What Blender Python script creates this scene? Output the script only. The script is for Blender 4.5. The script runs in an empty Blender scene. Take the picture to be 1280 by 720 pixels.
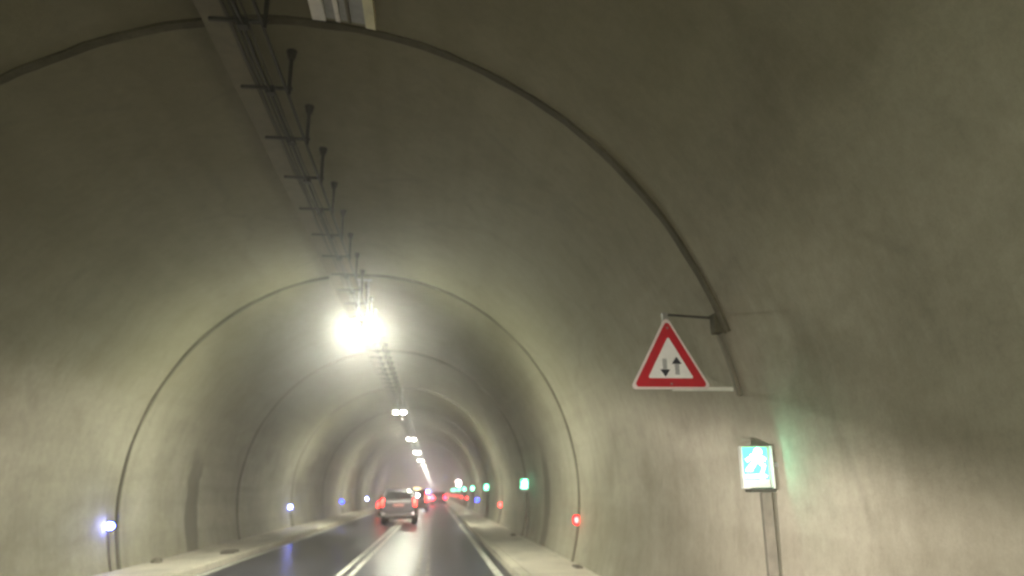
import bpy, bmesh, math, random
from mathutils import Vector, Matrix, noise as mnoise

random.seed(4)
R = math.radians
scene = bpy.context.scene
COL = scene.collection

# --------------------------------------------------------------------------
# dimensions (metres). X to the right, Y along the tunnel, Z up, road at 0.
# --------------------------------------------------------------------------
CAM_H = 1.57
CX, CZ, RA, RB = -1.615, 1.463, 4.70, 4.81      # vault ellipse
Y0, Y1 = -46.0, 620.0
KERB_L, KERB_R = -4.70, 1.52
SP = 18.65                                       # lamp spacing

# --------------------------------------------------------------------------
# helpers
# --------------------------------------------------------------------------
def tag(o, label=None, cat=None, group=None, kind=None):
    if label: o['label'] = label
    if cat: o['category'] = cat
    if group: o['group'] = group
    if kind: o['kind'] = kind
    return o

def empty(name, loc, rz=0.0):
    o = bpy.data.objects.new(name, None)
    o.empty_display_size = 0.2
    o.location = loc
    o.rotation_euler = (0, 0, rz)
    COL.objects.link(o)
    return o

def link(name, bm, mat, parent=None, loc=(0, 0, 0), smooth=False, bevel=0.0, seg=2):
    me = bpy.data.meshes.new(name)
    bmesh.ops.recalc_face_normals(bm, faces=bm.faces[:])
    bm.to_mesh(me)
    bm.free()
    me.materials.append(mat)
    if smooth:
        for p in me.polygons:
            p.use_smooth = True
    o = bpy.data.objects.new(name, me)
    o.location = loc
    COL.objects.link(o)
    if parent is not None:
        o.parent = parent
    if bevel > 0:
        m = o.modifiers.new('bevel', 'BEVEL')
        m.width = bevel
        m.segments = seg
        m.limit_method = 'ANGLE'
        m.angle_limit = R(35)
    return o

def box(bm, x0, x1, y0, y1, z0, z1):
    v = [bm.verts.new(p) for p in ((x0,y0,z0),(x1,y0,z0),(x1,y1,z0),(x0,y1,z0),(x0,y0,z1),(x1,y0,z1),(x1,y1,z1),(x0,y1,z1))]
    for f in ((0,1,2,3),(4,5,6,7),(0,1,5,4),(1,2,6,5),(2,3,7,6),(3,0,4,7)):
        bm.faces.new([v[i] for i in f])
    return v

def BX(*a):
    bm = bmesh.new()
    box(bm, *a)
    return bm

def tube(bm, p, q, r, n=10, r2=None):
    p, q = Vector(p), Vector(q)
    d = (q - p).normalized()
    a = d.orthogonal().normalized()
    b = d.cross(a)
    r2 = r if r2 is None else r2
    A = [bm.verts.new(p + (a*math.cos(t) + b*math.sin(t))*r) for t in [2*math.pi*i/n for i in range(n)]]
    B = [bm.verts.new(q + (a*math.cos(t) + b*math.sin(t))*r2) for t in [2*math.pi*i/n for i in range(n)]]
    for i in range(n):
        j = (i+1) % n
        bm.faces.new((A[i], A[j], B[j], B[i]))
    bm.faces.new(A[::-1])
    bm.faces.new(B)

def prism(bm, pts, y0, y1):
    """outline in XZ given a thickness along Y"""
    A = [bm.verts.new((x, y0, z)) for x, z in pts]
    B = [bm.verts.new((x, y1, z)) for x, z in pts]
    n = len(pts)
    bm.faces.new(A)
    bm.faces.new(B[::-1])
    for i in range(n):
        j = (i+1) % n
        bm.faces.new((A[i], B[i], B[j], A[j]))

def round_poly(pts, r, n=5):
    out = []
    m = len(pts)
    for i in range(m):
        p = Vector(pts[i]); a = Vector(pts[i-1]); b = Vector(pts[(i+1) % m])
        da = (a-p).normalized(); db = (b-p).normalized()
        half = da.angle(db)/2
        t = r/math.tan(half)
        c = p + (da+db).normalized()*(r/math.sin(half))
        s = p + da*t - c; e = p + db*t - c
        for k in range(n+1):
            f = k/n
            v = (s*(1-f) + e*f).normalized()*r
            out.append(tuple(c+v))
    return out

def copy_tree(o, parent=None):
    c = o.copy()
    COL.objects.link(c)
    c.parent = parent
    for ch in list(o.children):
        copy_tree(ch, c)
    return c

ORD = ['nearest', 'second', 'third', 'fourth', 'fifth', 'sixth', 'seventh', 'eighth', 'ninth', 'tenth', 'eleventh', 'twelfth',
       'thirteenth', 'fourteenth', 'fifteenth', 'sixteenth', 'seventeenth', 'eighteenth', 'nineteenth', 'twentieth',
       'twenty-first', 'twenty-second', 'twenty-third', 'twenty-fourth', 'twenty-fifth', 'twenty-sixth', 'twenty-seventh', 'twenty-eighth']
def nth(k):
    return ORD[k] if k == 0 else ORD[k] + ' nearest'

# --------------------------------------------------------------------------
# materials
# --------------------------------------------------------------------------
class NT:
    def __init__(s, name):
        s.m = bpy.data.materials.new(name)
        s.m.use_nodes = True
        s.t = s.m.node_tree
        s.b = s.t.nodes['Principled BSDF']
    def n(s, typ, **kw):
        x = s.t.nodes.new(typ)
        for k, v in kw.items():
            if k == 'ins':
                for a, c in v.items(): x.inputs[a].default_value = c
            else: setattr(x, k, v)
        return x
    def l(s, a, b): s.t.links.new(a, b)
    def noise(s, vec, scale, detail=4, rough=.55, dist=0.0):
        x = s.n('ShaderNodeTexNoise', ins={'Scale': scale, 'Detail': detail, 'Roughness': rough, 'Distortion': dist})
        s.l(vec, x.inputs['Vector'])
        return x.outputs['Fac']
    def ramp(s, fac, stops):
        x = s.n('ShaderNodeValToRGB')
        e = x.color_ramp.elements
        while len(e) < len(stops): e.new(.5)
        for el, (p, c) in zip(e, stops):
            el.position = p; el.color = (*c, 1) if len(c) == 3 else c
        s.l(fac, x.inputs[0])
        return x.outputs[0]
    def mix(s, fac, a, b, mode='MIX'):
        x = s.n('ShaderNodeMix', data_type='RGBA', blend_type=mode)
        for sock, v in ((x.inputs[0], fac), (x.inputs[6], a), (x.inputs[7], b)):
            if hasattr(v, 'links'): s.l(v, sock)
            else: sock.default_value = v if not isinstance(v, tuple) or len(v) == 4 else (*v, 1)
        return x.outputs[2]
    def math(s, op, a, b=0.0, clamp=False):
        x = s.n('ShaderNodeMath', operation=op, use_clamp=clamp)
        for i, v in enumerate((a, b)):
            if hasattr(v, 'links'): s.l(v, x.inputs[i])
            else: x.inputs[i].default_value = v
        return x.outputs[0]
    def smooth(s, v, a, b):
        x = s.n('ShaderNodeMapRange', interpolation_type='SMOOTHSTEP', ins={'From Min': a, 'From Max': b})
        s.l(v, x.inputs[0])
        return x.outputs[0]
    def coords(s, scale=(1, 1, 1)):
        c = s.n('ShaderNodeTexCoord')
        m = s.n('ShaderNodeMapping', ins={'Scale': scale})
        s.l(c.outputs['Object'], m.inputs[0])
        return m.outputs[0]
    def bump(s, h, strength=.3, dist=.02):
        x = s.n('ShaderNodeBump', ins={'Strength': strength, 'Distance': dist})
        s.l(h, x.inputs['Height'])
        s.l(x.outputs[0], s.b.inputs['Normal'])

def simple(name, col, rough=.5, metal=0.0, var=.12, scale=8.0):
    t = NT(name)
    v = t.coords()
    n = t.noise(v, scale, 5)
    d = tuple(c*(1-var) for c in col); u = tuple(min(1, c*(1+var)) for c in col)
    t.l(t.ramp(n, [(.3, d), (.7, u)]), t.b.inputs['Base Color'])
    t.b.inputs['Roughness'].default_value = rough
    t.b.inputs['Metallic'].default_value = metal
    return t.m

def emit(name, col, strength, base=(.6, .6, .6)):
    t = NT(name)
    t.b.inputs['Base Color'].default_value = (*base, 1)
    t.b.inputs['Emission Color'].default_value = (*col, 1)
    t.b.inputs['Emission Strength'].default_value = strength
    t.b.inputs['Roughness'].default_value = .3
    return t.m

def lining_material():
    t = NT('sprayed_concrete')
    v = t.coords()
    big = t.noise(t.coords((1, .55, 1)), .22, 5, .6, .6)
    mid = t.noise(t.coords((1, .8, 1)), .9, 6, .62, .4)
    fine = t.noise(v, 9, 8, .7)
    streak = t.noise(t.coords((2.2, 2.2, .16)), 1.3, 5, .6, .3)     # water runs down the wall
    along = t.noise(t.coords((1.5, .05, 1.5)), 1.4, 4, .5)          # formwork board bands along the tunnel
    c = t.ramp(big, [(.30, (.200, .188, .140)), (.50, (.345, .328, .258)), (.68, (.440, .418, .338))])
    c = t.mix(.42, c, t.ramp(mid, [(.32, (.55, .52, .46)), (.5, (.95, .94, .92)), (.7, (1.08, 1.07, 1.05))]), 'MULTIPLY')
    c = t.mix(.28, c, t.ramp(streak, [(.35, (.62, .60, .55)), (.55, (1, 1, 1))]), 'MULTIPLY')
    c = t.mix(.42, c, t.ramp(along, [(.36, (.72, .71, .68)), (.56, (1, 1, 1))]), 'MULTIPLY')
    c = t.mix(.30, c, t.ramp(fine, [(.3, (.6, .59, .57)), (.62, (1.15, 1.15, 1.15))]), 'MULTIPLY')
    grit = t.noise(v, 38, 6, .75)
    c = t.mix(.16, c, t.ramp(grit, [(.34, (.55, .54, .52)), (.62, (1.15, 1.15, 1.15))]), 'MULTIPLY')
    # a darker vertical band, fading upwards, beside the second lamp station, both walls
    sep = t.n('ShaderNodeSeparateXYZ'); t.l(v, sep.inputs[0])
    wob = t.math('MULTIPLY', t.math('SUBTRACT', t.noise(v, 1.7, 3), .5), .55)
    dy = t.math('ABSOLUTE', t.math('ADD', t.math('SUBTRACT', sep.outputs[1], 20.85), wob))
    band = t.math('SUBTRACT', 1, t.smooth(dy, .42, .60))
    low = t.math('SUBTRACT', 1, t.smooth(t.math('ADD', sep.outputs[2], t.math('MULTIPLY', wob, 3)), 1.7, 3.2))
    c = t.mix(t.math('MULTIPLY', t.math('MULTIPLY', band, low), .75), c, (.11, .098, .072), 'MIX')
    # soot film plus painted-in shade, with its own ragged edge, high on the vault
    so = t.smooth(t.math('ADD', sep.outputs[2], t.math('MULTIPLY', t.math('SUBTRACT', big, .5), 5)), 2.2, 5.2)
    c = t.mix(t.math('MULTIPLY', so, .66), c, (.106, .098, .044), 'MIX')
    # thin ragged cracks
    vo = t.n('ShaderNodeTexVoronoi', feature='DISTANCE_TO_EDGE', ins={'Scale': .27, 'Randomness': 1.0})
    wv = t.n('ShaderNodeVectorMath', operation='ADD'); t.l(v, wv.inputs[0])
    nz = t.n('ShaderNodeTexNoise', ins={'Scale': .7, 'Detail': 6}); t.l(v, nz.inputs['Vector'])
    t.l(nz.outputs['Color'], wv.inputs[1]); t.l(wv.outputs[0], vo.inputs['Vector'])
    crack = t.math('MULTIPLY', t.math('SUBTRACT', 1, t.smooth(vo.outputs['Distance'], .0, .03)), t.smooth(mid, .46, .56))
    c = t.mix(t.math('MULTIPLY', crack, .16), c, (.08, .07, .05), 'MIX')
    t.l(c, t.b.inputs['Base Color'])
    t.b.inputs['Roughness'].default_value = .82
    t.b.inputs['Specular IOR Level'].default_value = .35
    h = t.math('ADD', t.math('MULTIPLY', fine, .45), mid)
    h = t.math('ADD', h, t.math('MULTIPLY', grit, .18))
    t.bump(h, .28, .06)
    return t.m

def asphalt_material():
    t = NT('asphalt')
    v = t.coords()
    big = t.noise(t.coords((1.6, .08, 1)), 1.1, 2, .5)
    fine = t.noise(v, 38, 3, .6)
    mid = t.noise(t.coords((1, .2, 1)), 6.3, 2, .5)
    c = t.ramp(big, [(.3, (.024, .023, .033)), (.7, (.062, .060, .078))])
    c = t.mix(.5, c, t.ramp(fine, [(.3, (.6, .6, .6)), (.7, (1.3, 1.3, 1.3))]), 'MULTIPLY')
    t.l(c, t.b.inputs['Base Color'])
    # polished wheel tracks are glossier
    x = t.math('ADD', t.math('MULTIPLY', big, .16), t.math('MULTIPLY', mid, .06))
    r = t.math('ADD', t.math('MULTIPLY', x, .35), .285)
    t.l(r, t.b.inputs['Roughness'])
    t.b.inputs['Specular IOR Level'].default_value = .6
    return t.m

def paint_material(name, col, wear):
    t = NT(name)
    v = t.coords()
    n = t.noise(t.coords((1, .4, 1)), 7, 8, .72)
    f = t.smooth(n, wear-.08, wear+.08)
    t.l(t.mix(f, (.10, .095, .09), col), t.b.inputs['Base Color'])
    t.b.inputs['Roughness'].default_value = .45
    return t.m

def pavement_material(name, col, slab=4.66):
    t = NT(name)
    v = t.coords()
    a = t.noise(t.coords((1, .5, 1)), 1.1, 6, .62)
    b = t.noise(v, 24, 7, .7)
    c = t.ramp(a, [(.28, tuple(x*.66 for x in col)), (.5, col), (.75, tuple(x*1.15 for x in col))])
    c = t.mix(.4, c, t.ramp(b, [(.3, (.62, .6, .57)), (.65, (1.1, 1.1, 1.1))]), 'MULTIPLY')
    # slab joints across the walkway
    sep = t.n('ShaderNodeSeparateXYZ'); t.l(v, sep.inputs[0])
    fr = t.math('ABSOLUTE', t.math('SUBTRACT', t.math('FRACT', t.math('DIVIDE', sep.outputs[1], slab)), .5))
    j = t.smooth(fr, .5-.018/slab, .5-.007/slab)
    c = t.mix(t.math('MULTIPLY', j, .6), c, (.09, .08, .06), 'MIX')
    t.l(c, t.b.inputs['Base Color'])
    t.b.inputs['Roughness'].default_value = .85
    t.bump(b, .25, .01)
    return t.m

def car_paint(name, col, rough=.32, metal=.35):
    t = NT(name)
    v = t.coords()
    n = t.noise(v, 5, 6, .65)
    sep = t.n('ShaderNodeSeparateXYZ'); t.l(v, sep.inputs[0])
    dirt = t.math('MULTIPLY', t.math('SUBTRACT', 1, t.smooth(t.math('ADD', sep.outputs[2], n), .6, 1.35)), .6)
    c = t.mix(dirt, col, (.16, .14, .11), 'MIX')
    t.l(c, t.b.inputs['Base Color'])
    t.b.inputs['Metallic'].default_value = metal
    t.l(t.math('ADD', t.math('MULTIPLY', n, .25), rough-.12), t.b.inputs['Roughness'])
    t.b.inputs['Coat Weight'].default_value = .4
    return t.m

M = {}
M['lining'] = lining_material()
def joint_material():
    t = NT('joint_strip')
    n = t.noise(t.coords((1, 1, 1)), .8, 6, .65)
    f = t.noise(t.coords(), 14, 6, .7)
    c = t.ramp(n, [(.30, (.045, .040, .020)), (.52, (.075, .068, .038)), (.75, (.16, .145, .095))])
    c = t.mix(.6, c, t.ramp(f, [(.3, (.5, .5, .48)), (.7, (1.2, 1.2, 1.2))]), 'MULTIPLY')
    t.l(c, t.b.inputs['Base Color'])
    t.b.inputs['Roughness'].default_value = .9
    t.bump(f, .6, .02)
    return t.m
M['joint'] = joint_material()
M['asphalt'] = asphalt_material()
M['white_paint'] = paint_material('lane_paint', (.66, .64, .58), .40)
M['pale_strip'] = paint_material('pale_strip_mat', (.34, .32, .27), .50)
M['walk'] = pavement_material('walkway_concrete', (.53, .485, .41))
M['kerb'] = pavement_material('kerb_concrete', (.52, .48, .39), 1.0)
M['dark_metal'] = simple('dark_steel', (.045, .044, .034), .6, .4)
M['galv'] = simple('galvanised_steel', (.30, .30, .28), .5, .6)
M['cable'] = simple('dusty_cable', (.075, .07, .052), .7)
M['fit_white'] = simple('fitting_enamel', (.74, .72, .66), .5)
M['fit_yellow'] = simple('yellowed_cover', (.62, .60, .40), .5)
M['pale_tray'] = simple('dusty_tray_sheet', (.15, .137, .095), .85, 0)
M['lamp_body'] = simple('lamp_housing', (.16, .16, .15), .5, .5)
M['lens'] = emit('lamp_lens', (.96, .985, .78), 1560)
M['hood_glow'] = emit('lit_hood', (1.0, 1.0, .90), 16)
M['white_rod'] = simple('white_rod', (.80, .82, .74), .3, .2)
M['sign_white'] = simple('sign_sheeting', (.80, .80, .78), .42, 0, .10, 5)
M['sign_rim'] = simple('sign_rim', (.70, .62, .60), .45, 0, .04)
M['sign_red'] = simple('sign_red', (.46, .008, .022), .4, 0, .10)
M['sign_black'] = simple('sign_black', (.018, .022, .03), .5)
M['sign_grey'] = simple('sign_grey', (.36, .37, .37), .5)
M['housing'] = simple('sign_housing', (.48, .50, .45), .5, .1)
M['conduit'] = simple('cable_conduit', (.17, .155, .115), .7, 0)
M['post'] = simple('sign_post', (.12, .112, .085), .7, 0, .25)
M['green_lit'] = emit('green_lit_panel', (.08, .95, .34), 2.6, (.02, .3, .15))
M['figure_lit'] = emit('white_lit_figure', (.22, 1.0, .68), 13)
M['red_glow'] = emit('red_marker_lens', (1, .003, .006), 16, (.4, .02, .02))
M['red_core'] = emit('red_marker_core', (1, .055, .05), 16, (.4, .1, .1))
M['blue_glow'] = emit('blue_marker_lens', (.002, .014, 1), 85, (.02, .03, .4))
M['blue_core'] = emit('blue_marker_core', (.012, .055, 1), 12, (.1, .2, .4))
M['white_glow'] = emit('white_marker_lens', (.05, .085, 1), 110, (.5, .5, .5))
M['white_core'] = emit('white_marker_core', (.55, .62, 1), 110, (.5, .5, .5))
M['grate'] = simple('cast_iron', (.15, .135, .11), .75, .3)
M['glass'] = simple('car_glass', (.012, .012, .016), .55, 0)
M['glass'].node_tree.nodes['Principled BSDF'].inputs['Specular IOR Level'].default_value = .12
M['rubber'] = simple('tyre_rubber', (.018, .018, .018), .85)
M['rim'] = simple('wheel_rim', (.30, .30, .30), .4, .8)
M['trim'] = simple('black_trim', (.022, .022, .024), .55)
M['chrome'] = simple('chrome_strip', (.42, .40, .42), .5, .5)
M['plate'] = simple('number_plate', (.75, .30, .27), .45)
M['tail'] = emit('tail_lamp', (1, .020, .014), 10.0, (.35, .01, .01))
M['tail_hot'] = emit('brake_lamp', (1, .07, .045), 9, (.35, .05, .03))
M['tail_pink'] = emit('far_brake_lamp', (1, .006, .03), 50, (.35, .01, .05))
M['amber'] = emit('amber_beacon', (1, .78, .30), 5, (.4, .3, .1))
M['beacon_blue'] = emit('blue_beacon', (.12, .14, 1), 170, (.05, .1, .4))
M['white_lit'] = emit('white_lit_face', (1, .86, .90), 26, (.6, .6, .6))
M['reflector'] = simple('reflector', (.75, .68, .66), .25, .3)
M['silver'] = car_paint('silver_paint', (.078, .068, .076))
M['dark_car'] = car_paint('dark_paint', (.030, .028, .036))
M['red_car'] = car_paint('red_paint', (.26, .03, .03))
M['white_car'] = car_paint('white_paint_body', (.66, .64, .63), .35, 0)

# --------------------------------------------------------------------------
# the tunnel vault
# --------------------------------------------------------------------------
def vault(t, off=0.0):
    return CX + (RA-off)*math.cos(t), CZ + (RB-off)*math.sin(t)

T_LO = math.asin((-0.30-CZ)/RB)
T_HI = math.pi - T_LO
tunnel = empty('tunnel_vault', (CX, 0, 0))
tag(tunnel, 'long round beige concrete tunnel vault, sooty and stained, enclosing the road', 'tunnel')

def wall_x(z, side, off=0.0):
    s = (z-CZ)/(RB-off)
    return CX + side*(RA-off)*math.sqrt(max(0, 1-s*s))

def make_lining():
    bm = bmesh.new()
    ys = []
    y = Y0
    while y < Y1:
        ys.append(y)
        y += .6 if y < 70 else (2.4 if y < 200 else 8)
    ys.append(Y1)
    N = 110
    rows = []
    for y in ys:
        row = []
        for i in range(N+1):
            t = T_LO + (T_HI-T_LO)*i/N
            d = mnoise.fractal(Vector((math.cos(t)*2.4, y*.33, math.sin(t)*2.4)), 1.0, 2.0, 4)*.014
            x, z = vault(t, d)
            row.append(bm.verts.new((x-CX, y, z)))
        rows.append(row)
    outer = []
    for y in (Y0, Y1):
        outer.append([bm.verts.new((vault(T_LO+(T_HI-T_LO)*i/N, -.45)[0]-CX, y, vault(T_LO+(T_HI-T_LO)*i/N, -.45)[1])) for i in range(N+1)])
    for a, b in zip(rows, rows[1:]):
        for i in range(N):
            bm.faces.new((a[i], a[i+1], b[i+1], b[i]))
    for i in range(N):
        bm.faces.new((outer[0][i], outer[0][i+1], outer[1][i+1], outer[1][i]))
        bm.faces.new((rows[0][i], rows[0][i+1], outer[0][i+1], outer[0][i]))
        bm.faces.new((rows[-1][i], rows[-1][i+1], outer[1][i+1], outer[1][i]))
    for k in (0, N):
        bm.faces.new([r[k] for r in rows] + [outer[1][k], outer[0][k]])
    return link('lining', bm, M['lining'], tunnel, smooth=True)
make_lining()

def joint_mesh(seed, t_lo=T_LO):
    bm = bmesh.new()
    N = 150
    prev = None
    for i in range(N+1):
        t = t_lo + (T_HI-t_lo)*i/N
        k = mnoise.fractal(Vector((t*9, seed*7.3, 0)), 1.0, 2.0, 4)
        k2 = mnoise.fractal(Vector((t*9, seed*7.3, 5)), 1.0, 2.0, 4)
        w0, w1 = -.066 - .026*k, .066 + .026*k2
        o = .022 + .006*mnoise.noise(Vector((t*5, seed, 2)))
        x0, z0 = vault(t, -.04)
        x1, z1 = vault(t, o)
        cur = [bm.verts.new(p) for p in ((x0-CX, w0, z0), (x1-CX, w0+.012, z1), (x1-CX, w1-.012, z1), (x0-CX, w1, z0))]
        if prev:
            for a in range(3):
                bm.faces.new((prev[a], prev[a+1], cur[a+1], cur[a]))
        prev = cur
    return bm
for k in range(-4, 24):
    y = 6.82 + 9.35*k
    if y > Y0+1:
        link('ring_joint', joint_mesh(k, math.asin((3.05-CZ)/RB) if k == 0 else T_LO), M['joint'], tunnel, (0, y, 0), smooth=False)

# --------------------------------------------------------------------------
# road, markings, kerbs, walkways
# --------------------------------------------------------------------------
tag(link('road', BX(KERB_L-.05, KERB_R+.05, Y0, Y1, -.30, 0), M['asphalt']), 'grey asphalt two lane road running through the tunnel', 'road', kind='structure')

def marking(name, mat, x0, x1, y0, y1, lab, step=None):
    bm = bmesh.new()
    z = .004
    v = [bm.verts.new(p) for p in ((x0, y0, z), (x1, y0, z), (x1, y1, z), (x0, y1, z))]
    bm.faces.new(v)
    return tag(link(name, bm, mat), lab, 'road marking', kind='structure')
marking('road_marking', M['white_paint'], -1.885, -1.765, Y0, Y1, 'left white line of the double centre line')
marking('road_marking', M['white_paint'], -1.655, -1.535, Y0, Y1, 'right white line of the double centre line')
marking('road_marking', M['white_paint'], 1.20, 1.35, Y0, Y1, 'white edge line beside the right kerb')
marking('road_marking', M['white_paint'], -4.62, -4.50, Y0, Y1, 'white edge line beside the left kerb')
marking('road_marking', M['pale_strip'], -.34, -.27, 4, 38, 'thin pale line in the right lane')  # pale patchy strips running along the lane
marking('road_marking', M['pale_strip'], -.13, -.08, 8, 33, 'faint thinner pale line in the right lane')

def strip_bm(x0, x1, z0, z1, top_noise=0.0, step=1.5):
    bm = bmesh.new()
    prev = None
    y = Y0
    while True:
        d = [mnoise.noise(Vector((x*3, y*.8, 3)))*top_noise for x in (x0, x1)]
        cur = [bm.verts.new(p) for p in ((x0, y, z0), (x1, y, z0), (x1, y, z1+d[1]), (x0, y, z1+d[0]))]
        if prev:
            for i in range(4):
                j = (i+1) % 4
                bm.faces.new((prev[i], prev[j], cur[j], cur[i]))
        else:
            bm.faces.new(cur)
        prev = cur
        if y >= Y1: break
        y = min(Y1, y + (step if y < 90 else 12))
    bm.faces.new(prev[::-1])
    return bm
tag(link('kerb', strip_bm(KERB_R, KERB_R+.20, -.25, .150, .006), M['kerb'], bevel=.02), 'pale concrete kerb along the right edge of the road', 'kerb', kind='structure')
tag(link('kerb', strip_bm(KERB_L-.20, KERB_L, -.25, .150, .006), M['kerb'], bevel=.02), 'pale concrete kerb along the left edge of the road', 'kerb', kind='structure')
tag(link('pavement', strip_bm(KERB_R+.212, 3.25, -.25, .140, .008), M['walk']), 'sandy concrete walkway below the right wall', 'pavement', kind='structure')
tag(link('pavement', strip_bm(-6.50, KERB_L-.212, -.25, .140, .008), M['walk']), 'sandy concrete walkway below the left wall', 'pavement', kind='structure')

# covers and rubble on the walkways
def cover(x, y, sx, sy, h, lab, rz=0.0):
    o = empty('drain_cover', (x, y, .142), rz)
    link('cover_frame', BX(-sx/2, sx/2, -sy/2, sy/2, 0, h*.6), M['grate'], o, bevel=.006)
    bm = bmesh.new()
    n = 6
    for i in range(n):
        yy = -sy*.42 + sy*.84*i/(n-1)
        box(bm, -sx*.42, sx*.42, yy-.018, yy+.018, h*.6, h)
    link('grating', bm, M['grate'], o)
    tag(o, lab, 'drain cover')
cover(-4.98, 19.9, .34, .55, .07, 'dark iron drain cover at the left kerb, ahead of the first wall marker')
cover(2.78, 15.0, .14, .5, .03, 'dark iron cover at the foot of the right wall near the red marker')

def lump(x, y, r, lab):
    bm = bmesh.new()
    bmesh.ops.create_icosphere(bm, subdivisions=3, radius=r)
    for v in bm.verts:
        k = 1 + .35*mnoise.noise(v.co*(2.2/r)+Vector((x, y, 0)))
        v.co = Vector((v.co.x*k, v.co.y*k*1.4, max(-.01, v.co.z*k*.8)))
    o = link('rubble_lump', bm, M['conduit'], None, (x, y, .14), smooth=True)
    tag(o, lab, 'rubble')
lump(-5.92, 17.6, .11, 'small dark lump of rubble at the foot of the left wall')
lump(2.62, 25.6, .10, 'small dark lump of rubble at the foot of the right wall')

# --------------------------------------------------------------------------
# cable tray under the crown
# --------------------------------------------------------------------------
TR_X0, TR_X1, TR_Z = -1.855, -1.675, 5.77
tray = empty('cable_tray', (-1.77, 0, TR_Z))
tag(tray, 'thin dark cable tray with hangers running below the tunnel crown', 'cable tray')
for xr in (TR_X0, TR_X1):
    bm = bmesh.new()
    # sagging slightly between the hangers
    prev = None
    y = -40.0
    while y <= 260:
        s = -.012*abs(math.sin((y-7.4)/1.2*math.pi)) + .006*mnoise.noise(Vector((y*.4, xr, 0)))
        cur = [bm.verts.new((xr+1.77+dx, y, dz+s)) for dx, dz in ((-.010, -.022), (.010, -.022), (.010, .022), (-.010, .022))]
        if prev:
            for i in range(4):
                j = (i+1) % 4
                bm.faces.new((prev[i], prev[j], cur[j], cur[i]))
        prev = cur
        y += .3 if y < 60 else 1.2
    link('rail', bm, M['dark_metal'], tray)
bm = bmesh.new()
prev = None
y = -40.0
while y <= 260:
    w = .014*mnoise.noise(Vector((y*.5, 0, 1)))
    cur = [bm.verts.new((dx+w, y, dz)) for dx, dz in ((-.48, .065), (-.25, .065), (-.25, .10), (-.27, .10), (-.27, .072), (-.46, .072), (-.46, .10), (-.48, .10))]
    if prev:
        for i in range(8):
            j = (i+1) % 8
            bm.faces.new((prev[i], prev[j], cur[j], cur[i]))
    prev = cur
    y += .6 if y < 60 else 3
link('tray_sheet', bm, M['pale_tray'], tray)

for cx0, cr, sd_ in ((-.225, .020, 1), (-.165, .015, 2), (-.06, .013, 3)):
    bm = bmesh.new()
    prev = None
    y = -40.0
    while y <= 200:
        q = abs(math.sin((y-7.4)/1.2*math.pi))
        ccx = cx0 + .018*mnoise.noise(Vector((y*.45, sd_*3.1, 0)))
        ccz = .062 + cr - .035*q*(.6+.6*mnoise.noise(Vector((math.floor((y-7.4)/1.2)*1.7, sd_, 4))))
        cur = [bm.verts.new((ccx+cr*math.cos(a), y, ccz+cr*math.sin(a))) for a in [2*math.pi*i/6 for i in range(6)]]
        if prev:
            for i in range(6):
                j = (i+1) % 6
                bm.faces.new((prev[i], prev[j], cur[j], cur[i]))
        prev = cur
        y += .2 if y < 40 else 1.2
    link('cable', bm, M['cable'], tray, smooth=True)

def hanger_bm(bm, y=0.0):
    crown = CZ + RB*math.sqrt(1-((TR_X1+.012-CX)/RA)**2) - TR_Z
    x = TR_X1 + 1.77 + .012
    tube(bm, (x, y, -.03), (x, y, crown+.01), .022, 8)
    tube(bm, (x, y, crown-.10), (x, y, crown+.02), .035, 10, .065)
    box(bm, -.40, x+.035, y-.015, y+.015, .030, .060)
    box(bm, TR_X0+1.77-.045, TR_X0+1.77+.045, y-.045, y+.045, -.03, .05)
h0 = None
n_h = 0
for k in range(-8, 88):
    y = 7.4 + 1.2*k
    if h0 is None:
        bm = bmesh.new(); hanger_bm(bm)
        h0 = link('hanger', bm, M['dark_metal'], tray)
        h = h0
    else:
        h = h0.copy(); COL.objects.link(h); h.parent = tray
    h.location = (0, y, 0)
bm = bmesh.new()
for k in range(88, 200):
    hanger_bm(bm, 7.4+1.2*k)
tag(link('far_hanger_row', bm, M['dark_metal'], tray), kind='stuff')

# pale fitting fixed to the crown beside the tray, just this side of the near joint
def crown_z(x): return CZ + RB*math.sqrt(1-((x-CX)/RA)**2)
fit = empty('ceiling_fitting', (-.98, 5.9, crown_z(-.98)))
def fit_strip(name, x0, x1, drop, mat):
    bm = bmesh.new()
    v = [bm.verts.new((x, y, crown_z(x-.98)-fit.location.z-d)) for y in (-.75, .72) for x, d in ((x0, drop), (x1, drop), (x1, -.02), (x0, -.02))]
    for f in ((0,1,2,3), (4,5,6,7), (0,1,5,4), (1,2,6,5), (2,3,7,6), (3,0,4,7)): bm.faces.new([v[i] for i in f])
    link(name, bm, mat, fit, bevel=.006)
fit_strip('side_panel', -.335, -.20, .11, M['fit_white'])
fit_strip('housing', -.198, .195, .07, M['galv'])
fit_strip('rib', -.10, -.055, .10, M['fit_white'])
fit_strip('rib', .02, .05, .10, M['pale_tray'])
fit_strip('side_panel', .197, .30, .11, M['fit_yellow'])
tag(fit, 'pale ribbed fitting on the crown right of the cable tray', 'ceiling fitting')

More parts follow.
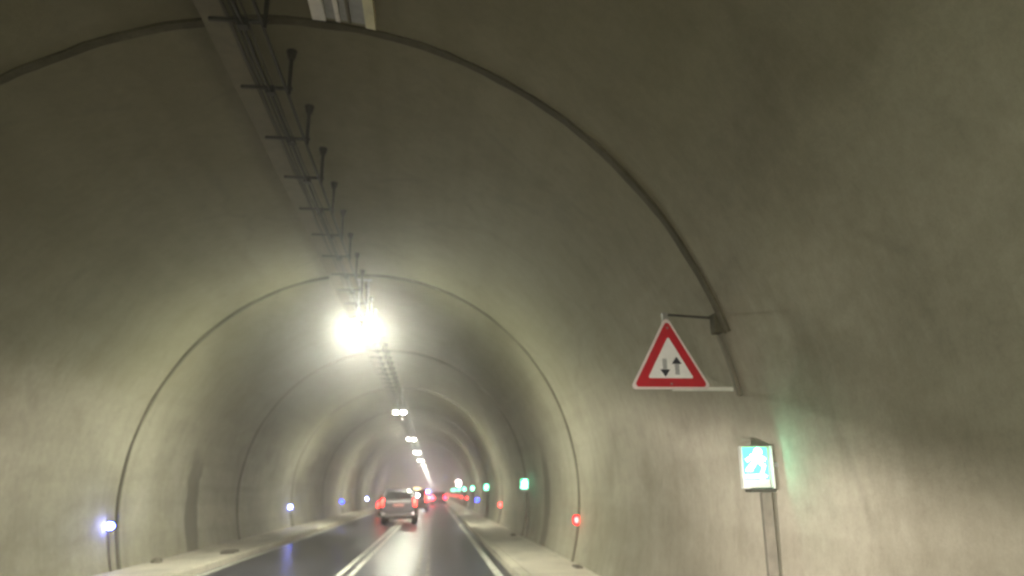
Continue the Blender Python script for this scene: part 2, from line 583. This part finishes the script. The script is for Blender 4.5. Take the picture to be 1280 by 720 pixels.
# --------------------------------------------------------------------------
# ceiling lamps: pairs of floodlights
# --------------------------------------------------------------------------
LAMP_Z = 5.17
def make_lamp():
    root = empty('ceiling_lamp', (-1.69, 16.5, LAMP_Z))
    bm = bmesh.new()
    box(bm, -.34, .34, -.03, .03, .13, .17)
    for x in (-.10, .10):
        tube(bm, (x, 0, .17), (x, 0, 1.08), .016, 8)
    box(bm, -.16, .16, -.05, .05, 1.06, 1.095)
    link('bracket', bm, M['galv'], root)
    for x in (-.18, .18):
        bm = bmesh.new()
        # tapered floodlight body with cooling fins
        v = box(bm, -.105, .105, -.17, .17, .0, .11)
        for q in v[4:]:
            q.co.x *= .8; q.co.y *= .72
        for i in range(5):
            fx = -.085 + .0425*i
            box(bm, fx-.006, fx+.006, -.10, .10, .111, .128)
        hd = link('lamp_head', bm, M['lamp_body'], root, (x, 0, 0), bevel=.008)
        hd.rotation_euler = (R(-6), 0, 0)
        bm = bmesh.new()
        v = box(bm, -.085, .085, -.145, .145, -.036, -.003)
        for q in v[:4]:
            q.co.x *= .78; q.co.y *= .78
        link('lens', bm, M['lens'], hd)
        bm = bmesh.new()                              # added hood lip, faintly lit, hides the lens glare from afar
        box(bm, -.100, .100, -.166, -.150, -.070, -.002)
        link('lens_hood', bm, M['hood_glow'], hd, bevel=.004)
    return root
lamp0 = make_lamp()
GL = 'pairs of lit lamps under the tunnel crown'
for k in range(-2, 28):
    y = 16.5 + SP*k
    o = lamp0 if k == -2 else copy_tree(lamp0)
    o.location = (-1.69, y, LAMP_Z)
    if k == 0:                                   # this pair is tipped towards the traffic to strengthen its glow
        for ch in o.children:
            if ch.name.startswith('lamp_head'): 
                ch.rotation_euler = (R(-18), 0, 0)
                sd = bpy.data.lights.new('glow_spot', 'SPOT')      # added spot aimed at the traffic so the haze glows here
                sd.energy = 270
                sd.color = (.97, 1.0, .80)
                sd.spot_size = R(44)
                sd.spot_blend = 1.0
                sd.shadow_soft_size = .07
                so_ = bpy.data.objects.new('glow_spot', sd)
                so_.location = (ch.location.x, -.20, -.13)
                so_.rotation_euler = (R(90-15), 0, R(180))
                COL.objects.link(so_)
                so_.parent = o
    if k == 0: lab = 'big dazzling white pair of ceiling lamps, nearest one ahead under the crown'
    elif k < 0: lab = 'pair of white ceiling lamps %s the camera' % ('above and just behind' if k == -1 else 'well behind')
    else: lab = 'lit pair of white ceiling lamps, %s in the row under the crown' % nth(k)
    tag(o, lab, 'ceiling lamp', GL)

# --------------------------------------------------------------------------
# low marker lights on the walls
# --------------------------------------------------------------------------
def make_marker(side, glow, core):
    root = empty('marker_light', (0, 0, 0))
    s = -side                                        # towards the road
    rx, rz = (.078, .108) if side > 0 else (.095, .080)
    def ov(k): return [(s*.06 + math.cos(a)*rx*k, math.sin(a)*rz*k) for a in [2*math.pi*i/20 for i in range(20)]]
    bm = bmesh.new(); prism(bm, ov(1.0), -.03, .09)
    link('housing', bm, M['trim'], root, bevel=.008)
    bm = bmesh.new(); prism(bm, ov(.88), -.040, -.029)
    rim = link('lens', bm, glow, root)
    bm = bmesh.new(); prism(bm, ov(.55), -.048, -.0395)
    link('bulb', bm, core, rim)
    bm = bmesh.new()
    box(bm, min(s*.06, -s*.10), max(s*.06, -s*.10), .005, .055, -.025, .025)
    link('wall_bracket', bm, M['dark_metal'], root)
    bm = bmesh.new()
    prev = None
    for i in range(9):
        z = -.07 - .10*i
        xx = wall_x(.97+z, side, .018) - wall_x(.97, side, .0)
        if i == 0: xx = xx
        cur = [bm.verts.new((xx+dx, dy, z)) for dx, dy in ((-.02, -.016), (.02, -.016), (.02, .04), (-.02, .04))]
        if prev:
            for a in range(4):
                b = (a+1) % 4
                bm.faces.new((prev[a], prev[b], cur[b], cur[a]))
        prev = cur
    link('conduit', bm, M['conduit'], root)
    return root
GR, GLF = 'low marker lights on the right wall', 'low marker lights on the left wall'
mr = make_marker(1, M['red_glow'], M['red_core'])
mb = make_marker(1, M['blue_glow'], M['blue_core'])
XR, XL = wall_x(.97, 1), wall_x(.97, -1)
ys = [16.17, 35.1, 53.7, 71.5, 86.3, 101.5, 119, 137.5, 156, 174.7]
for k, y in enumerate(ys):
    if k == 2: o = mb
    else: o = mr if k == 0 else copy_tree(mr)
    o.location = (XR, y, .97)
    if k == 2: tag(o, 'blue lit marker light on the right wall, third nearest there', 'marker light', GR)
    else: tag(o, 'red lit marker light low on the right wall, %s there' % nth(k), 'marker light', GR)
ml = make_marker(-1, M['white_glow'], M['white_core'])
mlb = make_marker(-1, M['blue_glow'], M['blue_core'])
ys = [15.75, 34.4, 53.0, 72.5, 91.5, 110, 128.8, 147.5]
for k, y in enumerate(ys):
    if k == 2: o = mlb
    else: o = ml if k == 0 else copy_tree(ml)
    o.location = (XL, y, .97)
    if k == 2: tag(o, 'blue lit marker light on the left wall, third nearest there', 'marker light', GLF)
    else: tag(o, 'bluish white marker light low on the left wall, %s there' % nth(k), 'marker light', GLF)

# --------------------------------------------------------------------------
# green lit escape signs on the right wall
# --------------------------------------------------------------------------
def figure_polys():
    # running person, then a floor bar with an arrow head below
    head = [(.022 + .021*math.cos(a), .098 + .021*math.sin(a)) for a in [2*math.pi*i/12 for i in range(12)]]
    torso = [(-.030, .070), (.030, .074), (.026, .020), (-.020, .010)]
    arm_a = [(.028, .074), (.072, .048), (.064, .030), (.022, .050)]
    arm_b = [(-.028, .070), (-.072, .040), (-.060, .026), (-.020, .050)]
    leg_a = [(-.020, .022), (.010, .020), (-.040, -.050), (-.075, -.052), (-.072, -.036)]
    leg_b = [(.004, .022), (.027, .022), (.062, -.014), (.052, -.058), (.034, -.056), (.040, -.020)]
    arrow = [(-.085, -.092), (-.085, -.112), (.020, -.112), (.020, -.126), (.070, -.102), (.020, -.078), (.020, -.092)]
    return [head, torso, arm_a, arm_b, leg_a, leg_b, arrow]
def make_escape():
    root = empty('escape_sign', (0, 0, 0))
    link('housing', BX(-.126, .126, 0, .07, -.215, .156), M['housing'], root, bevel=.008)
    lp = link('lit_panel', BX(-.116, .112, -.006, -.001, -.135, .143), M['green_lit'], root)
    bm = bmesh.new()
    for i, p in enumerate(figure_polys()):
        mx_, mz_ = sum(q[0] for q in p)/len(p), sum(q[1] for q in p)/len(p)
        p = [(mx_+(x-mx_)*(1+.015/max(.004, math.hypot(x-mx_, z-mz_))), mz_+(z-mz_)*(1+.015/max(.004, math.hypot(x-mx_, z-mz_)))) for x, z in p]
        prism(bm, [(x*1.14, z*1.05) for x, z in p], -.010-.0006*i, -.0062)
    link('running_figure', bm, M['figure_lit'], lp)
    link('side_flange', BX(.1285, .143, -.055, .07, -.215, .156), M['housing'], root, bevel=.003)
    link('shelf', BX(-.09, .14, -.07, .08, -.245, -.2165), M['dark_metal'], root, bevel=.004)
    bm = bmesh.new()
    box(bm, .035, .125, .0, .06, -1.655, -.2455)
    box(bm, .0, .16, -.03, .09, -1.655, -1.635)
    link('post', bm, M['post'], root, bevel=.004)
    bm = bmesh.new()
    box(bm, .03, .30, .02, .05, -.03, .01)
    link('wall_arm', bm, M['galv'], root)
    return root
es = make_escape()
XE = wall_x(1.79, 1) - .215
for k, y in enumerate([6.55, 24.3, 42.4, 58.0, 73.8, 90, 106.5, 123]):
    o = es if k == 0 else copy_tree(es)
    o.location = (XE, y, 1.79)
    lab = 'bright green escape sign with white running figure below the warning sign' if k == 0 else 'small green lit escape sign on the right wall, %s of the row' % nth(k)
    tag(o, lab, 'escape sign', 'green escape signs on the right wall')
# white lit sign among them
o = empty('lit_sign', (2.62, 84.5, 2.45))
link('housing', BX(-.24, .24, 0, .1, -.30, .30), M['housing'], o, bevel=.02)
link('lit_face', BX(-.21, .21, -.008, -.001, -.27, .27), M['white_lit'], o)
link('wall_arm', BX(.15, .52, .03, .07, -.02, .02), M['galv'], o)
tag(o, 'far white lit panel sign mounted above the row of green escape signs', 'lit sign')

# --------------------------------------------------------------------------
# the warning sign
# --------------------------------------------------------------------------
SX, SY, SZ = 2.255, 6.93, CAM_H+.935
sign = empty('warning_sign', (SX, SY, SZ))
sign.rotation_euler = (0, R(-1.0), R(6))
tag(sign, 'red bordered white triangular two-way traffic sign on wall brackets', 'traffic sign')
def tri(s, dz=0.0):
    h = s*math.sqrt(3)/2
    c = h/3
    return [(-s/2, -c+dz), (s/2, -c+dz), (0, h-c+dz)]
C0 = .84*math.sqrt(3)/6
bm = bmesh.new(); prism(bm, round_poly(tri(.84, C0), .035), 0, .02)
link('sign_plate', bm, M['sign_rim'], sign)
bm = bmesh.new(); prism(bm, round_poly(tri(.765, C0), .03), -.003, -.0004)
link('red_border', bm, M['sign_red'], sign)
bm = bmesh.new(); prism(bm, round_poly(tri(.475, C0), .012), -.006, -.0034)
link('white_field', bm, M['sign_white'], sign)
def arrow(x, z, up):
    s = 1 if up else -1
    bm = bmesh.new()
    prism(bm, [(x-.052, z), (x+.052, z), (x, z+s*.070)], -.0085, -.0064)
    a = link('arrow', bm, M['sign_black'], sign)
    bm = bmesh.new()
    zs = sorted((z-s*.002, z-s*.105))
    prism(bm, [(x-.022, zs[0]), (x+.022, zs[0]), (x+.022, zs[1]), (x-.022, zs[1])], -.0085, -.0064)
    link('shaft', bm, M['sign_grey'], a)
arrow(-.055, .190, False)
arrow(.070, .245, True)
bm = bmesh.new()
tube(bm, (-.02, .035, .745), (.56, .10, .735), .013, 8)
link('upper_bracket', bm, M['dark_metal'], sign)
bm = bmesh.new()
box(bm, .02, .66, .028, .036, -.012, .026)
link('lower_bracket', bm, M['white_rod'], sign)
bm = bmesh.new()
for zz in (.05, .60):
    tube(bm, (0, -.011, zz+.0), (0, -.0062, zz), .011, 8)
link('bolt', bm, M['galv'], sign)
link('clamp', BX(-.03, .03, .0201, .05, .0, .76), M['galv'], sign)

# conduit box on the joint that the sign's brackets meet
o = empty('junction_box', (wall_x(CAM_H+1.42, 1, .0)-.06, 6.99, CAM_H+1.60))
link('box_body', BX(-.05, .06, -.07, .07, -.10, .10), M['joint'], o, bevel=.012)
bm = bmesh.new()
prev = None
for i in range(8):
    z = -.12 - i*.085
    xx = wall_x(CAM_H+1.60+z, 1, .03) - (wall_x(CAM_H+1.42, 1)-.06)
    cur = [bm.verts.new((xx+dx, dy, z)) for dx, dy in ((-.018, -.026), (.018, -.026), (.018, .026), (-.018, .026))]
    if prev:
        for a in range(4):
            b = (a+1) % 4
            bm.faces.new((prev[a], prev[b], cur[b], cur[a]))
    prev = cur
link('cable_duct', bm, M['conduit'], o)
tag(o, 'dark junction box on the wall joint right of the warning sign', 'junction box')

# --------------------------------------------------------------------------
# vehicles seen from behind (rear at local y=0, front towards +y)
# --------------------------------------------------------------------------
def loft(bm, secs):
    """secs: list of (y, [(x, z) ...]) closed outlines with equal counts"""
    rings = [[bm.verts.new((x, y if not callable(y) else y(z), z)) for x, z in o] for y, o in secs]
    n = len(rings[0])
    for a, b in zip(rings, rings[1:]):
        for i in range(n):
            j = (i+1) % n
            bm.faces.new((a[i], a[j], b[j], b[i]))
    bm.faces.new(rings[0][::-1])
    bm.faces.new(rings[-1])

def make_car(name, loc, W, H, L, paint, label, cat, tail, belt=.62, tall_lamps=False, plate=True, rails=True, clear=.30, tailw=.15, detail=True):
    root = empty(name, loc)
    tag(root, label, cat)
    w = W/2
    zb = H*belt                              # belt line
    def low(s, z0, z1, wb):
        a = w*s
        return [(-a*.93, z0), (-a, z0+.12), (-a, z0+(z1-z0)*.6), (-a*wb, z1), (a*wb, z1), (a, z0+(z1-z0)*.6), (a, z0+.12), (a*.93, z0)]
    bm = bmesh.new()
    loft(bm, [(.05, low(.93, clear+.12, zb, .95)), (.16, low(1, clear, zb, .965)), (L*.30, low(1, clear-.04, zb, .97)), (L*.72, low(1, clear-.04, zb-.01, .965)),
              (L*.93, low(.97, clear, zb-.13, .92)), (L, low(.86, clear+.12, zb-.24, .90))])
    link('body', bm, paint, root, bevel=.035, seg=3)
    # cabin
    def cab(s, z1, inset):
        a = w*.955*s
        b = a - inset
        return [(-a, zb-.03), (-(a*.6+b*.4), zb+(z1-zb)*.45), (-b, z1-.05), (-b*.86, z1), (b*.86, z1), (b, z1-.05), (a*.6+b*.4, zb+(z1-zb)*.45), (a, zb-.03)]
    bm = bmesh.new()
    def rear(z): return .09 + .24*max(0, (z-zb)/(H-zb))
    def front(z): return L*.74 - L*.15*max(0, (z-zb)/(H-zb))
    loft(bm, [(rear, cab(.985, H-.04, .13)), (L*.22, cab(1, H-.005, .12)), (L*.45, cab(1, H, .12)), (front, cab(.97, H-.05, .14))])
    link('cabin', bm, paint, root, bevel=.03, seg=3)
    # rear window
    bm = bmesh.new()
    zt, zl = H-.16, zb+.07
    gw = w*.74
    pts = round_poly([(-gw, zl), (gw, zl), (gw*.93, zt), (-gw*.93, zt)], .05)
    A = [bm.verts.new((x, rear(z)-.014, z)) for x, z in pts]
    B = [bm.verts.new((x, rear(z)+.02, z)) for x, z in pts]
    bm.faces.new(A); bm.faces.new(B[::-1])
    for i in range(len(pts)):
        j = (i+1) % len(pts)
        bm.faces.new((A[i], B[i], B[j], A[j]))
    link('rear_window', bm, M['glass'], root)
    # spoiler
    bm = bmesh.new()
    box(bm, -w*.70, w*.70, rear(H)-.10, rear(H)+.10, H-.085, H-.025)
    link('spoiler', bm, paint, root, bevel=.02)
    # bumper
    bm = bmesh.new()
    box(bm, -w*.985, w*.985, -.02, .22, clear+.02, clear+.24)
    for v in bm.verts:
        if v.co.y < 0: v.co.x *= .93
    link('bumper', bm, paint, root, bevel=.03, seg=3)
    link('skid_plate', BX(-w*.72, w*.72, .0, .2, clear-.09, clear+.018), M['trim'], root, bevel=.015)
    # tail lamps wrap round the corners
    for s in (-1, 1):
        x0, x1 = w*.985, w*.985-tailw
        z0, z1 = (clear+.45, H-.20) if tall_lamps else (zb-.27, zb+.11)
        bm = bmesh.new()
        v = box(bm, min(s*x0, s*x1), max(s*x0, s*x1), .035, .22, z0, z1)
        for q in v:
            if q.co.z > zb: q.co.x = s*(abs(q.co.x)-.03); q.co.y += .02
        tl = link('taillight', bm, tail, root, bevel=.02)
        bm = bmesh.new()
        zc = (z0+z1)/2 + (z1-z0)*.12
        box(bm, min(s*(x0-.035), s*(x1+.02)), max(s*(x0-.035), s*(x1+.02)), .028, .036, zc-.085, zc+.085)
        link('brake_bulb', bm, M['tail_hot'], tl)
        link('reflector', BX(min(s*w*.72, s*w*.92), max(s*w*.72, s*w*.92), -.028, -.0205, clear+.13, clear+.19), M['reflector'], root)
    if detail:
        link('trim_strip', BX(-w*.70, w*.70, .020, .052, zb-.11, zb-.02), M['chrome'], root, bevel=.01)
        link('tailgate_seam', BX(-w*.78, w*.78, .036, .052, clear+.262, clear+.285), M['trim'], root)
    if plate:
        link('number_plate', BX(-.26, .26, .018, .040, zb-.27, zb-.145), M['plate'], root, bevel=.006)
    bm = bmesh.new()
    box(bm, -.15, .15, rear(H)-.106, rear(H)-.1005, H-.07, H-.045)
    link('high_brake_light', bm, M['trim'], root)
    for s in (-1, 1):
        # side windows
        bm = bmesh.new()
        a = w*.955
        def sx(z): return s*(a*1.0 - .12*max(0, (z-zb)/(H-zb)) + .006)
        z0, z1 = zb+.04, H-.13
        for ya, yb in ((.42, L*.26), (L*.275, L*.44), (L*.455, L*.60)):
            p = [(ya+.05, z0), (yb, z0), (yb, z1), (ya+.10, z1)]
            A = [bm.verts.new((sx(z), y, z)) for y, z in p]
            B = [bm.verts.new((sx(z)-s*.03, y, z)) for y, z in p]
            bm.faces.new(A); bm.faces.new(B[::-1])
            for i in range(4):
                j = (i+1) % 4
                bm.faces.new((A[i], B[i], B[j], A[j]))
        link('side_window', bm, M['glass'], root)
        if rails:
            bm = bmesh.new()
            tube(bm, (s*w*.66, .55, H+.025), (s*w*.66, L*.55, H+.03), .018, 8)
            for yy in (.6, L*.3, L*.53):
                box(bm, s*w*.66-.015, s*w*.66+.015, yy-.04, yy+.04, H-.02, H+.02)
            link('roof_rail', bm, M['galv'], root)
        bm = bmesh.new()
        box(bm, min(s*w*.97, s*(w+.17)), max(s*w*.97, s*(w+.17)), L*.62, L*.645, zb-.0, zb+.15)
        link('wing_mirror', bm, paint, root, bevel=.02)
        for yy in (L*.205, L*.80):
            rr = .355 if H > 1.6 else .32
            wx = s*(w-.125)
            wh = empty('wheel', (wx, yy, rr)); wh.parent = root
            bm = bmesh.new()
            prof = [(-.11, rr*.70), (-.11, rr*.93), (-.085, rr), (.085, rr), (.11, rr*.93), (.11, rr*.70)]
            n = 28
            ring = [[bm.verts.new((px, math.cos(2*math.pi*i/n)*pr, math.sin(2*math.pi*i/n)*pr)) for px, pr in prof] for i in range(n)]
            for i in range(n):
                j = (i+1) % n
                for k in range(len(prof)):
                    m = (k+1) % len(prof)
                    bm.faces.new((ring[i][k], ring[j][k], ring[j][m], ring[i][m]))
            link('tyre', bm, M['rubber'], wh, smooth=False)
            bm = bmesh.new()
            tube(bm, (-.07, 0, 0), (.07, 0, 0), rr*.69, 20)
            for i in range(5):
                a2 = 2*math.pi*i/5
                c, d = math.cos(a2), math.sin(a2)
                tube(bm, (s*.078, 0, 0), (s*.078, c*rr*.64, d*rr*.64), .03, 6)
            link('rim', bm, M['rim'], wh)
    return root

make_car('suv_car', (-1.77, 38.8, 0), 1.80, 1.75, 4.6, M['silver'],
         'silver sport utility car with lit tail lamps straddling the double centre line', 'car', M['tail'], belt=.65, clear=.36, tailw=.14)
c = make_car('hatchback_car', (-2.86, 50.5, 0), 1.70, 1.40, 4.1, M['red_car'],
         'red car mostly hidden behind the silver sport utility car', 'car', M['tail'], rails=False)
van = make_car('van', (-1.36, 61.2, 0), 1.72, 1.74, 4.9, M['dark_car'],
         'dark van with tall red tail lamps and amber roof beacon beyond the silver car', 'van', M['tail'], tall_lamps=True, rails=False, tailw=.16, clear=.34)
link('roof_beacon', BX(-.26, .22, .35, .55, 1.742, 1.86), M['amber'], van, bevel=.02)
bm = bmesh.new(); tube(bm, (.02, .08, 1.28), (.02, .20, 1.28), .13, 16)
link('window_glint', bm, M['white_lit'], van)  # glowing disc standing in for a reflection in the rear window
far = [('saloon_car', -1.05, 92, M['white_car'], 'white car with a blue roof beacon far ahead in the lane', M['tail_pink']),
       ('saloon_car', .62, 97, M['dark_car'], 'far dark car with bright pink brake lights by the right kerb line', M['tail_pink']),
       ('saloon_car', -2.9, 118, M['silver'], 'far silver car in the left lane beyond the van', M['tail']),
       ('saloon_car', -.05, 126, M['white_car'], 'far white car in the right lane, between the kerb car and the tunnel end', M['tail_pink']),
       ('saloon_car', -1.3, 150, M['dark_car'], 'farthest dark car near the vanishing point of the road', M['tail_pink'])]
for nm, x, y, p, lab, tl in far:
    c = make_car(nm, (x, y, 0), 1.78, 1.52, 4.5, p, lab, 'car', tl, rails=False, detail=False, tailw=.24)
    if y == 92:
        link('roof_beacon', BX(-.42, .42, 1.9, 2.1, 1.53, 1.66), M['beacon_blue'], c, bevel=.02)

# --------------------------------------------------------------------------
# headlamp beams of the car the photo was taken from (they light the lower walls
# up to a cut-off line)
# --------------------------------------------------------------------------
def headlight(x, power):
    ld = bpy.data.lights.new('headlight', 'POINT')
    ld.energy = power
    ld.color = (1.0, .89, .82)
    ld.shadow_soft_size = .06
    ld.use_nodes = True
    nt = ld.node_tree
    em = nt.nodes['Emission']
    tc = nt.nodes.new('ShaderNodeTexCoord')
    sp = nt.nodes.new('ShaderNodeSeparateXYZ')
    nt.links.new(tc.outputs['Normal'], sp.inputs[0])
    def mr(sock, a, b, c=0.0, d=1.0):
        m = nt.nodes.new('ShaderNodeMapRange'); m.interpolation_type = 'SMOOTHSTEP'
        for i, v in zip(('From Min', 'From Max', 'To Min', 'To Max'), (a, b, c, d)): m.inputs[i].default_value = v
        nt.links.new(sock, m.inputs[0]); return m.outputs[0]
    up = mr(sp.outputs[2], .16, .27, 1.0, .09)          # cut-off about 13 degrees up
    dn = mr(sp.outputs[2], -.45, -.12, .10, 1.0)         # little right down at the bumper
    fw0 = mr(sp.outputs[1], .05, .45, 0.0, .17)
    pw = nt.nodes.new('ShaderNodeMath'); pw.operation = 'POWER'; pw.use_clamp = False
    mx = nt.nodes.new('ShaderNodeMath'); mx.operation = 'MAXIMUM'; mx.inputs[1].default_value = 0
    nt.links.new(sp.outputs[1], mx.inputs[0]); nt.links.new(mx.outputs[0], pw.inputs[0]); pw.inputs[1].default_value = 5
    ml_ = nt.nodes.new('ShaderNodeMath'); ml_.operation = 'MULTIPLY_ADD'; ml_.inputs[1].default_value = 4.6
    nt.links.new(pw.outputs[0], ml_.inputs[0]); nt.links.new(fw0, ml_.inputs[2])
    fw = ml_.outputs[0]
    a = nt.nodes.new('ShaderNodeMath'); a.operation = 'MULTIPLY'
    b = nt.nodes.new('ShaderNodeMath'); b.operation = 'MULTIPLY'
    nt.links.new(up, a.inputs[0]); nt.links.new(dn, a.inputs[1])
    nt.links.new(a.outputs[0], b.inputs[0]); nt.links.new(fw, b.inputs[1])
    nt.links.new(b.outputs[0], em.inputs['Strength'])
    o = bpy.data.objects.new('headlight', ld)
    o.location = (x, 1.9, .74)
    COL.objects.link(o)
headlight(-.62, 1000)
headlight(.62, 360)

# --------------------------------------------------------------------------
# haze
# --------------------------------------------------------------------------
hm = bpy.data.materials.new('tunnel_haze')
hm.use_nodes = True
nt = hm.node_tree
nt.nodes.remove(nt.nodes['Principled BSDF'])
pv = nt.nodes.new('ShaderNodeVolumePrincipled')
pv.inputs['Color'].default_value = (.94, .90, .90, 1)
pv.inputs['Density'].default_value = .0056
pv.inputs['Anisotropy'].default_value = .88
nt.links.new(pv.outputs[0], nt.nodes['Material Output'].inputs['Volume'])
tag(link('haze', BX(-14, 11, Y0-6, Y1+20, -1.35, 7.6), hm), 'pale dusty haze filling the tunnel', 'haze', kind='stuff')

# --------------------------------------------------------------------------
# world, camera, render
# --------------------------------------------------------------------------
w = bpy.data.worlds.new('World')
scene.world = w
w.use_nodes = True
sky = w.node_tree.nodes.new('ShaderNodeTexSky')
sky.sky_type = 'NISHITA'
sky.sun_disc = False
sky.sun_elevation = R(2)
sky.sun_rotation = R(40)
bg = w.node_tree.nodes['Background']
w.node_tree.links.new(sky.outputs[0], bg.inputs[0])
bg.inputs[1].default_value = .01

F_PX, VP, ROLL = 924.0, (543.0, 614.5), -0.02
cam = bpy.data.cameras.new('camera')
cam.sensor_width = 36
cam.lens = F_PX/1280*36
cam.clip_start = .05
cam.clip_end = 2000
co = bpy.data.objects.new('camera', cam)
d = Vector(((VP[0]-640)/F_PX, (360-VP[1])/F_PX, 1)).normalized()
up = Vector((-math.sin(ROLL), math.cos(ROLL), 0))
u = (up - d*up.dot(d)).normalized()
r = u.cross(d)
def ax(i): return Vector((r[i], d[i], u[i]))          # camera axis i in the world (X, Y forward, Z up)
cx_, cy_, cz_ = ax(0), ax(1), -ax(2)
co.matrix_world = Matrix(((cx_.x, cy_.x, cz_.x, 0), (cx_.y, cy_.y, cz_.y, 0), (cx_.z, cy_.z, cz_.z, CAM_H), (0, 0, 0, 1)))
COL.objects.link(co)
scene.camera = co

cam.dof.use_dof = True
cam.dof.focus_distance = 3.4
cam.dof.aperture_fstop = 1.5
scene.render.engine = 'CYCLES'
cy = scene.cycles
cy.use_denoising = True
cy.max_bounces = 8
cy.diffuse_bounces = 5
cy.glossy_bounces = 3
cy.volume_bounces = 1
cy.volume_max_steps = 64
cy.sample_clamp_indirect = 8
cy.caustics_reflective = False
cy.caustics_refractive = False
cy.filter_width = 1.9
scene.view_settings.view_transform = 'Standard'
scene.view_settings.look = 'None'
scene.view_settings.exposure = .42
scene.view_settings.gamma = 1
